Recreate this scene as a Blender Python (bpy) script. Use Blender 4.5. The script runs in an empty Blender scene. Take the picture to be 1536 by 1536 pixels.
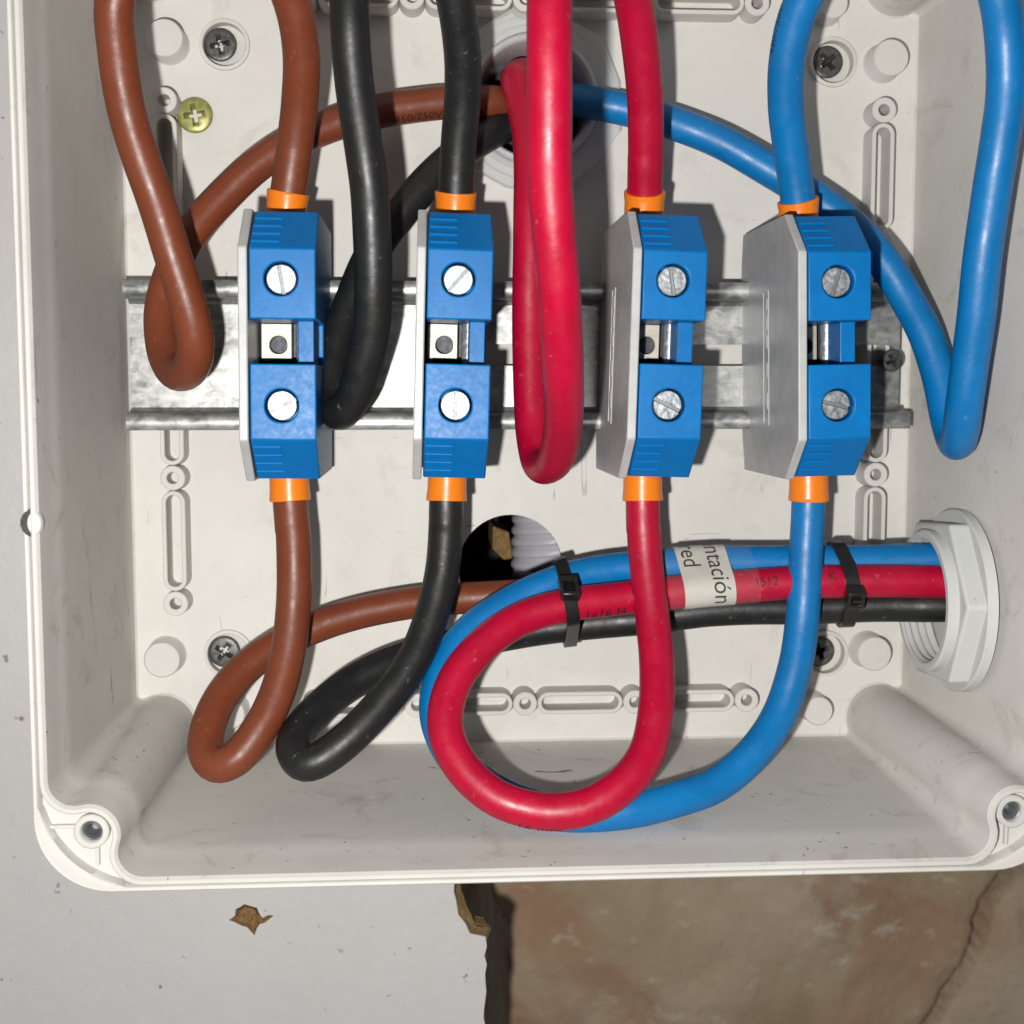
import bpy, bmesh, math, random
from mathutils import Vector, Matrix, noise

# ------------------------------------------------------------------ scene, camera, light
# Local axes used below: x to the right, y up the wall, h out of the wall towards the viewer, all in millimetres.
MM = 0.001
def W(x, y, h): return Vector((x * MM, -h * MM, y * MM))

scene = bpy.context.scene
cam_d = bpy.data.cameras.new("camera"); cam = bpy.data.objects.new("camera", cam_d)
scene.collection.objects.link(cam); scene.camera = cam
cam_d.sensor_width = 36.0; cam_d.lens = 36.0 * 2000.0 / 1536.0
cam_d.clip_start = 0.01; cam_d.clip_end = 20.0
CR, CU, CB, CP = [0.997813, -0.000616, 0.066093], [0.006474, 0.996059, -0.088456], [-0.065778, 0.08869, 0.993885], [-24.9, -8.9, 332.0]
def _d(v): return Vector((v[0], -v[2], v[1]))
m = Matrix.Identity(4)
for i, a in enumerate((_d(CR), _d(CU), _d(CB))):
    for j in range(3): m[j][i] = a[j]
m.translation = W(*CP)
cam.matrix_world = m
cam_d.dof.use_dof = True; cam_d.dof.focus_distance = 0.292; cam_d.dof.aperture_fstop = 30.0

world = bpy.data.worlds.new("World"); scene.world = world; world.use_nodes = True
bg = world.node_tree.nodes["Background"]
bg.inputs[0].default_value = (0.85, 0.92, 1.0, 1); bg.inputs[1].default_value = 0.085

fl = bpy.data.lights.new("phone_flash", 'POINT'); fl.shadow_soft_size = 0.0032
fl.energy = 4.8; fl.color = (1.0, 0.975, 0.935)
flo = bpy.data.objects.new("phone_flash", fl); scene.collection.objects.link(flo)
flo.location = W(CP[0] - 22, CP[1] - 20, CP[2])

vs = scene.view_settings
vs.view_transform = 'Standard'; vs.look = 'None'; vs.gamma = 1.0; vs.exposure = 0.0; vs.use_curve_mapping = False
scene.cycles.use_denoising = True
scene.cycles.max_bounces = 10; scene.cycles.diffuse_bounces = 6; scene.cycles.transparent_max_bounces = 12
scene.cycles.sample_clamp_indirect = 4.0

# ------------------------------------------------------------------ materials
def _nt(name):
    mt = bpy.data.materials.new(name); mt.use_nodes = True
    nt = mt.node_tree; return mt, nt, nt.nodes["Principled BSDF"]
def _coord(nt, scale):
    tc = nt.nodes.new("ShaderNodeTexCoord"); mp = nt.nodes.new("ShaderNodeMapping")
    mp.inputs["Scale"].default_value = scale if isinstance(scale, tuple) else (scale,) * 3
    nt.links.new(tc.outputs["Object"], mp.inputs["Vector"]); return mp.outputs["Vector"]
def _noise(nt, scale, detail=4.0, rough=0.6, dist=0.0):
    n = nt.nodes.new("ShaderNodeTexNoise"); n.inputs["Scale"].default_value = 1.0
    n.inputs["Detail"].default_value = detail; n.inputs["Roughness"].default_value = rough
    n.inputs["Distortion"].default_value = dist
    nt.links.new(_coord(nt, scale), n.inputs["Vector"]); return n
def _ramp(nt, src, stops):
    r = nt.nodes.new("ShaderNodeValToRGB"); e = r.color_ramp.elements
    while len(e) < len(stops): e.new(0.5)
    for k, (p, c) in enumerate(stops): e[k].position = p; e[k].color = (c[0], c[1], c[2], 1) if isinstance(c, tuple) else (c, c, c, 1)
    nt.links.new(src, r.inputs[0]); return r.outputs[0]
def _mix(nt, fac, a, b, mode='MIX'):
    x = nt.nodes.new("ShaderNodeMix"); x.data_type = 'RGBA'; x.blend_type = mode
    for s, v in ((x.inputs[0], fac), (x.inputs[6], a), (x.inputs[7], b)):
        if hasattr(v, "links"): nt.links.new(v, s)
        elif isinstance(v, tuple): s.default_value = (v[0], v[1], v[2], 1)
        else: s.default_value = v
    return x.outputs[2]
def _bump(nt, p, src, strength, dist):
    b = nt.nodes.new("ShaderNodeBump"); b.inputs["Strength"].default_value = strength
    b.inputs["Distance"].default_value = dist; nt.links.new(src, b.inputs["Height"])
    nt.links.new(b.outputs[0], p.inputs["Normal"])

def plain(name, col, rough=0.4, metal=0.0, var=0.12, vscale=150.0, bump=0.15, bscale=900.0, bdist=0.0001, spec=0.5):
    mt, nt, p = _nt(name)
    n = _noise(nt, vscale)
    dark = tuple(c * (1 - var) for c in col); lite = tuple(min(1, c * (1 + var)) for c in col)
    nt.links.new(_ramp(nt, n.outputs[0], [(0.3, dark), (0.7, lite)]), p.inputs["Base Color"])
    n2 = _noise(nt, bscale, 3.0)
    nt.links.new(_ramp(nt, n2.outputs[0], [(0.25, max(0.03, rough - 0.08)), (0.75, min(1, rough + 0.08))]), p.inputs["Roughness"])
    p.inputs["Metallic"].default_value = metal; p.inputs["Specular IOR Level"].default_value = spec
    if bump: _bump(nt, p, n2.outputs[0], bump, bdist)
    return mt

def scuffed_plastic(name, col, rough, scuff):
    """moulded off-white plastic: faint grubby clouds, small specks and short dark scratches"""
    mt, nt, p = _nt(name)
    clouds = _noise(nt, 28.0, 6.0, 0.65)
    base = _ramp(nt, clouds.outputs[0], [(0.32, tuple(c * 0.90 for c in col)), (0.62, col)])
    grime = _noise(nt, (60.0, 60.0, 60.0), 8.0, 0.7, 0.8)
    base = _mix(nt, _ramp(nt, grime.outputs[0], [(0.56, 0.0), (0.78, scuff)]), base, (0.30, 0.27, 0.22))
    # long thin scratches in two directions
    for sc, th in (((420.0, 420.0, 42.0), 0.715), ((90.0, 300.0, 520.0), 0.735)):
        s = _noise(nt, sc, 2.0, 0.5, 1.2)
        base = _mix(nt, _ramp(nt, s.outputs[0], [(th, 0.0), (th + 0.05, min(1.0, scuff * 1.3))]), base, (0.16, 0.15, 0.13))
    sp = _noise(nt, 420.0, 2.0, 0.5)
    base = _mix(nt, _ramp(nt, sp.outputs[0], [(0.755, 0.0), (0.79, scuff)]), base, (0.12, 0.11, 0.10))
    nt.links.new(base, p.inputs["Base Color"])
    nt.links.new(_ramp(nt, grime.outputs[0], [(0.3, rough), (0.7, min(1, rough + 0.2))]), p.inputs["Roughness"])
    fine = _noise(nt, 700.0, 4.0)
    _bump(nt, p, fine.outputs[0], 0.12, 0.0001)
    p.inputs["Specular IOR Level"].default_value = 0.25
    return mt

def galvanised(name):
    mt, nt, p = _nt(name)
    a = _noise(nt, (230.0, 300.0, 330.0), 5.0, 0.62, 0.5); b = _noise(nt, (45.0, 150.0, 620.0), 6.0, 0.7, 0.3)
    g = _ramp(nt, a.outputs[0], [(0.34, (0.15, 0.158, 0.152)), (0.50, (0.30, 0.305, 0.295)), (0.66, (0.44, 0.44, 0.425))])
    g = _mix(nt, _ramp(nt, b.outputs[0], [(0.46, 0.0), (0.72, 0.75)]), g, (0.22, 0.23, 0.22))
    nt.links.new(g, p.inputs["Base Color"])
    nt.links.new(_ramp(nt, a.outputs[0], [(0.3, 0.30), (0.7, 0.46)]), p.inputs["Roughness"])
    p.inputs["Metallic"].default_value = 0.55
    _bump(nt, p, a.outputs[0], 0.10, 0.0004)
    return mt

def clear_plastic(name, alpha, tint=(0.86, 0.88, 0.87), rough=0.12):
    mt, nt, p = _nt(name)
    p.inputs["Base Color"].default_value = (*tint, 1); p.inputs["Roughness"].default_value = rough
    p.inputs["Alpha"].default_value = alpha
    n = _noise(nt, 200.0, 4.0); _bump(nt, p, n.outputs[0], 0.2, 0.0003)
    return mt

def cable_skin(name, col, rough=0.42):
    mt, nt, p = _nt(name)
    n = _noise(nt, 90.0, 5.0, 0.6)
    c = _ramp(nt, n.outputs[0], [(0.3, tuple(k * 0.86 for k in col)), (0.7, tuple(k * 1.08 for k in col))])
    d = _noise(nt, 600.0, 3.0, 0.6)
    c = _mix(nt, _ramp(nt, d.outputs[0], [(0.66, 0.0), (0.80, 0.22)]), c, (0.45, 0.42, 0.38))
    nt.links.new(c, p.inputs["Base Color"])
    w = _noise(nt, 260.0, 4.0, 0.6)
    nt.links.new(_ramp(nt, w.outputs[0], [(0.3, rough - 0.08), (0.75, rough + 0.12)]), p.inputs["Roughness"])
    _bump(nt, p, w.outputs[0], 0.42, 0.00030)
    return mt

BOX = scuffed_plastic("box_plastic", (0.635, 0.62, 0.585), 0.50, 0.34)
RIB = scuffed_plastic("rib_plastic", (0.60, 0.585, 0.555), 0.48, 0.12)
NUTW = scuffed_plastic("nut_plastic", (0.55, 0.56, 0.54), 0.45, 0.3)
RAIL = galvanised("galvanised_steel")
BLUE_BODY = plain("terminal_blue", (0.0005, 0.140, 0.41), 0.40, var=0.10, vscale=120.0, bump=0.12, spec=0.22)
PLATE = plain("end_plate_grey", (0.44, 0.445, 0.445), 0.40, var=0.10, vscale=200.0)
CHIPWOOD = plain("weathered_wood", (0.20, 0.115, 0.04), 0.8, var=0.5, vscale=900.0, bump=0.8, bscale=900.0, bdist=0.0006)
WALLP = scuffed_plastic("box_wall_plastic", (0.60, 0.582, 0.548), 0.48, 0.75)
SLOTD = plain("slot_shade_insert_metal", (0.20, 0.21, 0.22), 0.5, metal=0.6)  # zinc darkened so slots read as shaded; also the dull inserts
ZINC = plain("zinc_screw", (0.34, 0.36, 0.38), 0.42, metal=0.6, var=0.5, vscale=900.0, bump=0.9, bscale=900.0)
TIN = plain("tinned_bar", (0.40, 0.37, 0.30), 0.46, metal=0.4, var=0.12, vscale=300.0)
RECESS_SHADE = plain("recess_shade", (0.012, 0.016, 0.03), 0.5)  # near-black colour that paints shade into the bar hole and notch
BLACK_SCREW = plain("black_screw", (0.10, 0.10, 0.095), 0.42, metal=0.5, var=0.4, vscale=900.0, bump=0.4)
YELLOW_SCREW = plain("yellow_zinc", (0.33, 0.32, 0.11), 0.40, metal=0.5, var=0.25, vscale=700.0, bump=0.3)
ORANGE = plain("ferrule_orange", (0.80, 0.20, 0.008), 0.34, var=0.06)
BROWN = cable_skin("brown_pvc", (0.165, 0.038, 0.014))
BLACK = cable_skin("black_pvc", (0.0105, 0.011, 0.0115), 0.44)
RED = cable_skin("red_pvc", (0.41, 0.0001, 0.027))
BLUE = cable_skin("blue_pvc", (0.0003, 0.155, 0.42))
INK = plain("black_ink", (0.02, 0.012, 0.012), 0.5, bump=0)
LABELW = plain("label_paper", (0.54, 0.52, 0.46), 0.45, var=0.10, vscale=180.0, bump=0.3, bscale=300.0, bdist=0.0003)
TAPE = clear_plastic("clear_tape", 0.02, (0.8, 0.8, 0.78), 0.18)
CLEAR = clear_plastic("clear_gland_plastic", 0.40, (0.70, 0.74, 0.74), 0.08)
TIE = plain("zip_tie_black", (0.012, 0.012, 0.012), 0.35)
TUBE_GREY = plain("gland_tube_grey", (0.50, 0.49, 0.52), 0.14, var=0.06, bump=0.05)
SEAL_LINER = plain("dark_seal_liner", (0.018, 0.017, 0.016), 0.7)  # for the gland seal and the added liner behind the floor hole
CONDUIT = plain("conduit_grey", (0.42, 0.42, 0.46), 0.45, var=0.08)
GAP_DARK = plain("break_gap_dark", (0.06, 0.055, 0.05), 0.8, var=0.5, vscale=1200.0, bump=0.8, bscale=1500.0, bdist=0.0004)

def painted_board():
    mt, nt, p = _nt("painted_board")
    a = _noise(nt, (10.0, 10.0, 5.0), 5.0, 0.6)
    c = _ramp(nt, a.outputs[0], [(0.3, (0.52, 0.502, 0.495)), (0.7, (0.58, 0.568, 0.562))])
    g = _noise(nt, (260.0, 260.0, 12.0), 4.0, 0.6, 0.4)
    c = _mix(nt, _ramp(nt, g.outputs[0], [(0.60, 0.0), (0.80, 0.14)]), c, (0.42, 0.42, 0.42))
    s = _noise(nt, 270.0, 2.0, 0.5)
    c = _mix(nt, _ramp(nt, s.outputs[0], [(0.70, 0.0), (0.75, 0.75)]), c, (0.14, 0.135, 0.13))
    k = _noise(nt, (330.0, 330.0, 24.0), 2.0, 0.5, 0.7)
    c = _mix(nt, _ramp(nt, k.outputs[0], [(0.76, 0.0), (0.80, 0.35)]), c, (0.22, 0.22, 0.22))
    nt.links.new(c, p.inputs["Base Color"]); p.inputs["Roughness"].default_value = 0.42
    rl = _noise(nt, 160.0, 5.0, 0.6)
    _bump(nt, p, rl.outputs[0], 0.55, 0.0006); return mt
def raw_wood():
    mt, nt, p = _nt("raw_wood")
    g = _noise(nt, (700.0, 700.0, 60.0), 5.0, 0.7, 0.6)
    nt.links.new(_ramp(nt, g.outputs[0], [(0.3, (0.16, 0.085, 0.025)), (0.55, (0.40, 0.27, 0.12)), (0.8, (0.62, 0.50, 0.32))]), p.inputs["Base Color"])
    p.inputs["Roughness"].default_value = 0.8; _bump(nt, p, g.outputs[0], 0.8, 0.0006); return mt
def stone():
    mt, nt, p = _nt("rough_plaster_stone")
    a = _noise(nt, 14.0, 5.0, 0.5, 0.3)
    c = _ramp(nt, a.outputs[0], [(0.28, (0.38, 0.27, 0.165)), (0.48, (0.50, 0.385, 0.255)), (0.72, (0.62, 0.50, 0.37))])
    b = _noise(nt, 17.0, 4.0, 0.6, 0.6)
    c = _mix(nt, _ramp(nt, b.outputs[0], [(0.50, 0.0), (0.62, 0.70)]), c, (0.44, 0.245, 0.15))
    w = _noise(nt, (70.0, 70.0, 130.0), 3.0, 0.6)
    c = _mix(nt, _ramp(nt, w.outputs[0], [(0.61, 0.0), (0.73, 0.55)]), c, (0.70, 0.64, 0.52))
    d = _noise(nt, 55.0, 5.0, 0.7)
    c = _mix(nt, _ramp(nt, d.outputs[0], [(0.64, 0.0), (0.84, 0.5)]), c, (0.12, 0.085, 0.05))
    nt.links.new(c, p.inputs["Base Color"]); p.inputs["Roughness"].default_value = 0.85
    f = _noise(nt, 240.0, 8.0, 0.7); _bump(nt, p, f.outputs[0], 0.7, 0.0015); return mt
BOARD, WOOD, STONE = painted_board(), raw_wood(), stone()

# ------------------------------------------------------------------ mesh helpers
class MB:
    def __init__(s): s.v = []; s.f = []
    def add(s, vs_, fs):
        o = len(s.v); s.v += [tuple(q) for q in vs_]; s.f += [tuple(i + o for i in g) for g in fs]; return s
    def box(s, x0, x1, y0, y1, h0, h1):
        return s.add([(x, y, h) for h in (h0, h1) for y in (y0, y1) for x in (x0, x1)],
                     [(0, 2, 3, 1), (4, 5, 7, 6), (0, 1, 5, 4), (2, 6, 7, 3), (0, 4, 6, 2), (1, 3, 7, 5)])
    def prism(s, poly, c0, c1, fn):
        n = len(poly)
        return s.add([fn(a, b, c0) for a, b in poly] + [fn(a, b, c1) for a, b in poly],
                     [tuple(range(n))[::-1], tuple(range(n, 2 * n))] + [(i, (i + 1) % n, n + (i + 1) % n, n + i) for i in range(n)])
    def loft(s, loops, closed=True):
        n = len(loops[0]); vs_ = [q for l in loops for q in l]; fs = []
        for k in range(len(loops) - 1):
            for i in range(n if closed else n - 1):
                j = (i + 1) % n; fs.append((k * n + i, k * n + j, (k + 1) * n + j, (k + 1) * n + i))
        return s.add(vs_, fs)
    def fill(s, loops, fn):
        bm = bmesh.new(); es = []
        for l in loops:
            vv = [bm.verts.new((a * MM, b * MM, 0)) for a, b in l]
            es += [bm.edges.new((vv[i], vv[(i + 1) % len(vv)])) for i in range(len(vv))]
        bmesh.ops.triangle_fill(bm, use_beauty=True, use_dissolve=False, edges=es, normal=(0, 0, 1))
        bm.verts.index_update()
        s.add([fn(v.co.x / MM, v.co.y / MM) for v in bm.verts], [tuple(v.index for v in f.verts) for f in bm.faces]); bm.free(); return s
    def lathe(s, prof, c, axis='h', n=32, cap=False):
        loops = []
        for r, z in prof:
            l = []
            for i in range(n):
                t = 2 * math.pi * i / n; a, b = r * math.cos(t), r * math.sin(t)
                l.append((c[0] + a, c[1] + b, c[2] + z) if axis == 'h' else (c[0] + z, c[1] + a, c[2] + b))
            loops.append(l)
        s.loft(loops)
        if cap:
            o = len(s.v); s.add(loops[-1], [tuple(range(n))])
        return s
    def build(s, name, mat, parent=None, root=(0, 0, 0), smooth=35, bevel=0.0, seg=2):
        me = bpy.data.meshes.new(name)
        me.from_pydata([W(x - root[0], y - root[1], h - root[2]) for x, y, h in s.v], [], s.f)
        bm = bmesh.new(); bm.from_mesh(me)
        bmesh.ops.remove_doubles(bm, verts=bm.verts, dist=0.000004)
        bmesh.ops.recalc_face_normals(bm, faces=bm.faces); bm.to_mesh(me); bm.free()
        if smooth:
            me.shade_smooth(); me.set_sharp_from_angle(angle=math.radians(smooth))
        me.materials.append(mat)
        o = bpy.data.objects.new(name, me); scene.collection.objects.link(o)
        if parent is not None: o.parent = parent
        else: o.location = W(*root)
        if bevel:
            b = o.modifiers.new("bevel", 'BEVEL'); b.width = bevel * MM; b.segments = seg
            b.limit_method = 'ANGLE'; b.angle_limit = math.radians(40)
        return o

def empty(name, loc, label, cat, group=None, rot=0.0):
    o = bpy.data.objects.new(name, None); scene.collection.objects.link(o)
    o.empty_display_size = 0.01; o.location = W(*loc); o.rotation_euler = (0, rot, 0)
    return tag(o, label, cat, group)
def tag(o, label, cat, group=None, kind=None):
    o["label"] = label; o["category"] = cat
    if group: o["group"] = group
    if kind: o["kind"] = kind
    return o

def circle(cx, cy, r, n=40, a0=0.0): return [(cx + r * math.cos(a0 + 2 * math.pi * i / n), cy + r * math.sin(a0 + 2 * math.pi * i / n)) for i in range(n)]
def stadium(cx, cy, half, r, vertical=True, n=10):
    pts = []
    for i in range(n + 1): t = math.pi * i / n; pts.append((r * math.cos(t), half + r * math.sin(t)))
    for i in range(n + 1): t = math.pi + math.pi * i / n; pts.append((r * math.cos(t), -half + r * math.sin(t)))
    return [(cx + a, cy + b) if vertical else (cx + b, cy - a) for a, b in pts]

# ------------------------------------------------------------------ wall behind
rng = random.Random(7)
def stone_wall():
    x0, x1, y0, y1, H = -190, 260, -430, 280, -165
    nx, ny = 290, 410
    crack = [(211.4, -195.0, -165.0), (203.5, -200.8, -165.0), (195.1, -209.5, -165.0), (192.8, -220.3, -165.0), (189.6, -232.5, -165.0), (183.3, -246.0, -165.0), (176.8, -256.8, -165.0), (170.4, -270.3, -165.0)]
    def dcrack(x, y):
        best = 1e9
        for k in range(len(crack) - 1):
            ax, ay = crack[k][0], crack[k][1]; bx, by = crack[k + 1][0], crack[k + 1][1]
            dx, dy = bx - ax, by - ay; t = max(0, min(1, ((x - ax) * dx + (y - ay) * dy) / (dx * dx + dy * dy)))
            best = min(best, math.hypot(x - ax - t * dx, y - ay - t * dy))
        return best
    vs_, fs = [], []
    for j in range(ny + 1):
        for i in range(nx + 1):
            x, y = x0 + (x1 - x0) * i / nx, y0 + (y1 - y0) * j / ny
            n = noise.noise(Vector((x, y, 0)) * 0.02) * 5 + noise.noise(Vector((x, y, 9)) * 0.07) * 1.6 + noise.noise(Vector((x, y, 4)) * 0.25) * 0.5
            d = dcrack(x + 1.2 * noise.noise(Vector((x, y, 2)) * 0.2), y)
            n -= 45 * math.exp(-(d / 2.0) ** 4) + 2.5 * math.exp(-(d / 6) ** 2)
            # stone pushed far back beside the board, shaped to darken the shadow strip
            gx = 6.6 + 2.2 * noise.noise(Vector((y * .06, 3, 1))) + 1.0 * noise.noise(Vector((y * .25, 3, 1))) - 6.0 * max(0.0, min(1.0, (y - -212.5) / 9.0))
            n -= 260 * max(0.0, min(1.0, (gx - x) / 3.0))
            vs_.append((x, y, H + n))
    for j in range(ny):
        for i in range(nx):
            a = j * (nx + 1) + i; fs.append((a, a + 1, a + nx + 2, a + nx + 1))
    b = MB(); b.add(vs_, fs)
    o = b.build("stone_wall", STONE, smooth=180)
    tag(o, "rough brown plastered stone wall with a dark crack, set back below the box", "wall")
stone_wall()

def board():
    root = empty("painted_board", (-120, -240, -15), "white painted wooden board behind the box with a splintered right edge", "board")
    R = (-120, -240, -15)
    T, B = -3.4, -16.0
    edge = [(-10.9, -203.2, -3.4), (-10.0, -174.0, -3.4), (-9.6, -152.4, -3.4), (-9.5, -149.7, -3.4), (-13.5, -148.7, -3.4), (-14.6, -146.0, -3.4), (-16.6, -143.6, -3.4), (-17.5, -139.7, -3.4), (-17.8, -135.2, -3.4), (-20.0, -128.9, -3.4), (-24.8, -118.2, -3.4), (-22.6, 223.3, -3.4)]
    edge = [(p[0], p[1]) for p in edge]
    jag = []
    for k in range(len(edge) - 1):
        (ax, ay), (bx, by) = edge[k], edge[k + 1]
        n = max(1, int(math.hypot(bx - ax, by - ay) / 2.2))
        for i in range(n):
            t = i / n; jag.append((ax + (bx - ax) * t + rng.uniform(-.35, .35), ay + (by - ay) * t))
    jag.append(edge[-1])
    outer = [(-260, jag[0][1])] + jag + [(-260, jag[-1][1])]
    cx, cy = (-70.7, -143.0)
    chip = [(p[0], p[1]) for p in ((-75.6, -143.4, -3.4), (-74.0, -142.4, -3.4), (-73.8, -140.6, -3.4), (-72.7, -140.1, -3.4), (-71.6, -139.3, -3.4), (-69.8, -139.9, -3.4), (-68.3, -140.4, -3.4), (-67.8, -141.9, -3.4), (-67.0, -143.1, -3.4), (-65.6, -142.4, -3.4), (-64.1, -142.5, -3.4), (-65.3, -143.5, -3.4), (-66.5, -144.4, -3.4), (-67.7, -144.7, -3.4), (-68.5, -145.9, -3.4), (-69.1, -147.7, -3.4), (-69.9, -146.7, -3.4), (-70.9, -145.5, -3.4), (-72.6, -144.9, -3.4), (-74.1, -144.0, -3.4))]
    b = MB(); b.fill([outer, chip], lambda a, c: (a, c, T))
    b.build("paint_face", BOARD, root, R, smooth=0)
    w = MB(); w.loft([[(a, c, T) for a, c in chip], [(cx + (a - cx) * .75, cy + (c - cy) * .75, T - 1.0) for a, c in chip]])
    n = len(chip); w.add([(cx + (a - cx) * .75, cy + (c - cy) * .75, T - 1.0 + .5 * rng.random()) for a, c in chip] + [(cx, cy, T - .5)], [(i, (i + 1) % n, n) for i in range(n)])
    w.build("bare_wood_chip", CHIPWOOD, root, R, smooth=0)["label"] = "small knocked-out patch showing bare wood"
    # fractured edge, thicker wood towards the back
    rows = []
    for k, dz in enumerate((0.0, -2.0, -5.0, -9.0, B - T)):
        row = []
        for (a, c) in jag:
            inn = 1.0 if c > -150.2 else 0.12
            off = (0.0, 1.0, 2.6, 2.2, 0.4)[k] * inn * (0.7 + 0.6 * noise.noise(Vector((c * 0.35, k, 1)))) 
            row.append((a + off + (0.25 * rng.uniform(-1, 1) if k else 0), c, T + dz + (0.5 * rng.uniform(-1, 1) if k else 0)))
        rows.append(row)
    e = MB(); e.loft(rows, closed=False); e.build("splintered_edge", WOOD, root, R, smooth=0)["label"] = "torn raw wood along the broken edge of the board"
    bk = MB(); bk.fill([outer], lambda a, c: (a, c, B)); bk.build("back_face", WOOD, root, R, smooth=0)
board()

def dark_liner():  # added dark liner behind the box, blocks stray light so the hole stays black
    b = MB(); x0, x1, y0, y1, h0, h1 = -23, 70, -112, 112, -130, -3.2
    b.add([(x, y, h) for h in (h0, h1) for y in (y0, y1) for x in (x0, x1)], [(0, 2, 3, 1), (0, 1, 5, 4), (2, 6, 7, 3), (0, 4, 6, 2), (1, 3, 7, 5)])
    o = b.build("added_dark_liner", SEAL_LINER, smooth=0); o["kind"] = "structure"
dark_liner()

# ------------------------------------------------------------------ junction box
XL, XR, YB, YT = (-96.5, 97.9, -97.1, 97.0)
RXL, RXR, RYB, RYT = (-98.3, 103.7, -103.8, 102.0)
RIMH = 72.0
def outline(xl, xr, yb, yt, cp, cq, R, f, n1=7, n2=16, grow=0.0):
    """inner outline of the tub at one height: straight walls with screw columns bulging into the four corners"""
    xl -= grow; xr += grow; yb -= grow; yt += grow; cp += grow; cq += grow; R -= grow; f += grow
    def arc(c, r, a, b, n): return [(c[0] + r * math.cos(a + (b - a) * i / n), c[1] + r * math.sin(a + (b - a) * i / n)) for i in range(n + 1)]
    q = cq + math.sqrt((R + f) ** 2 - (f - cp) ** 2); p = cp + math.sqrt((R + f) ** 2 - (f - cq) ** 2)
    c1, c2, cc = (f, q), (p, f), (cp, cq)
    a1 = math.atan2(cq - q, cp - f); a2 = math.atan2(q - cq, f - cp)
    b2 = math.atan2(f - cq, p - cp); b1 = math.atan2(cq - f, cp - p)
    # make sure the last fillet runs the short way
    last = arc(c2, f, b1, (-math.pi / 2) if abs(b1 + math.pi / 2) < math.pi else 1.5 * math.pi, n1)
    corner = arc(c1, f, -math.pi, a1, n1) + arc(cc, R, a2, b2, n2)[1:-1] + last
    pts = [(xl + a, yb + b) for a, b in corner]
    pts += [(xr - a, yb + b) for a, b in reversed(corner)]
    pts += [(xr - a, yt - b) for a, b in corner]
    pts += [(xl + a, yt - b) for a, b in reversed(corner)]
    return pts
def lerp_box(t): return [a + (b - a) * t for a, b in zip((XL, XR, YB, YT), (RXL, RXR, RYB, RYT))]
def rounded(xl, xr, yb, yt, r, n=12):
    pts = []
    for cx, cy, a in ((xl + r, yb + r, math.pi), (xr - r, yb + r, 1.5 * math.pi), (xr - r, yt - r, 0), (xl + r, yt - r, .5 * math.pi)):
        pts += [(cx + r * math.cos(a + .5 * math.pi * i / n), cy + r * math.sin(a + .5 * math.pi * i / n)) for i in range(n + 1)]
    return pts

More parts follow.
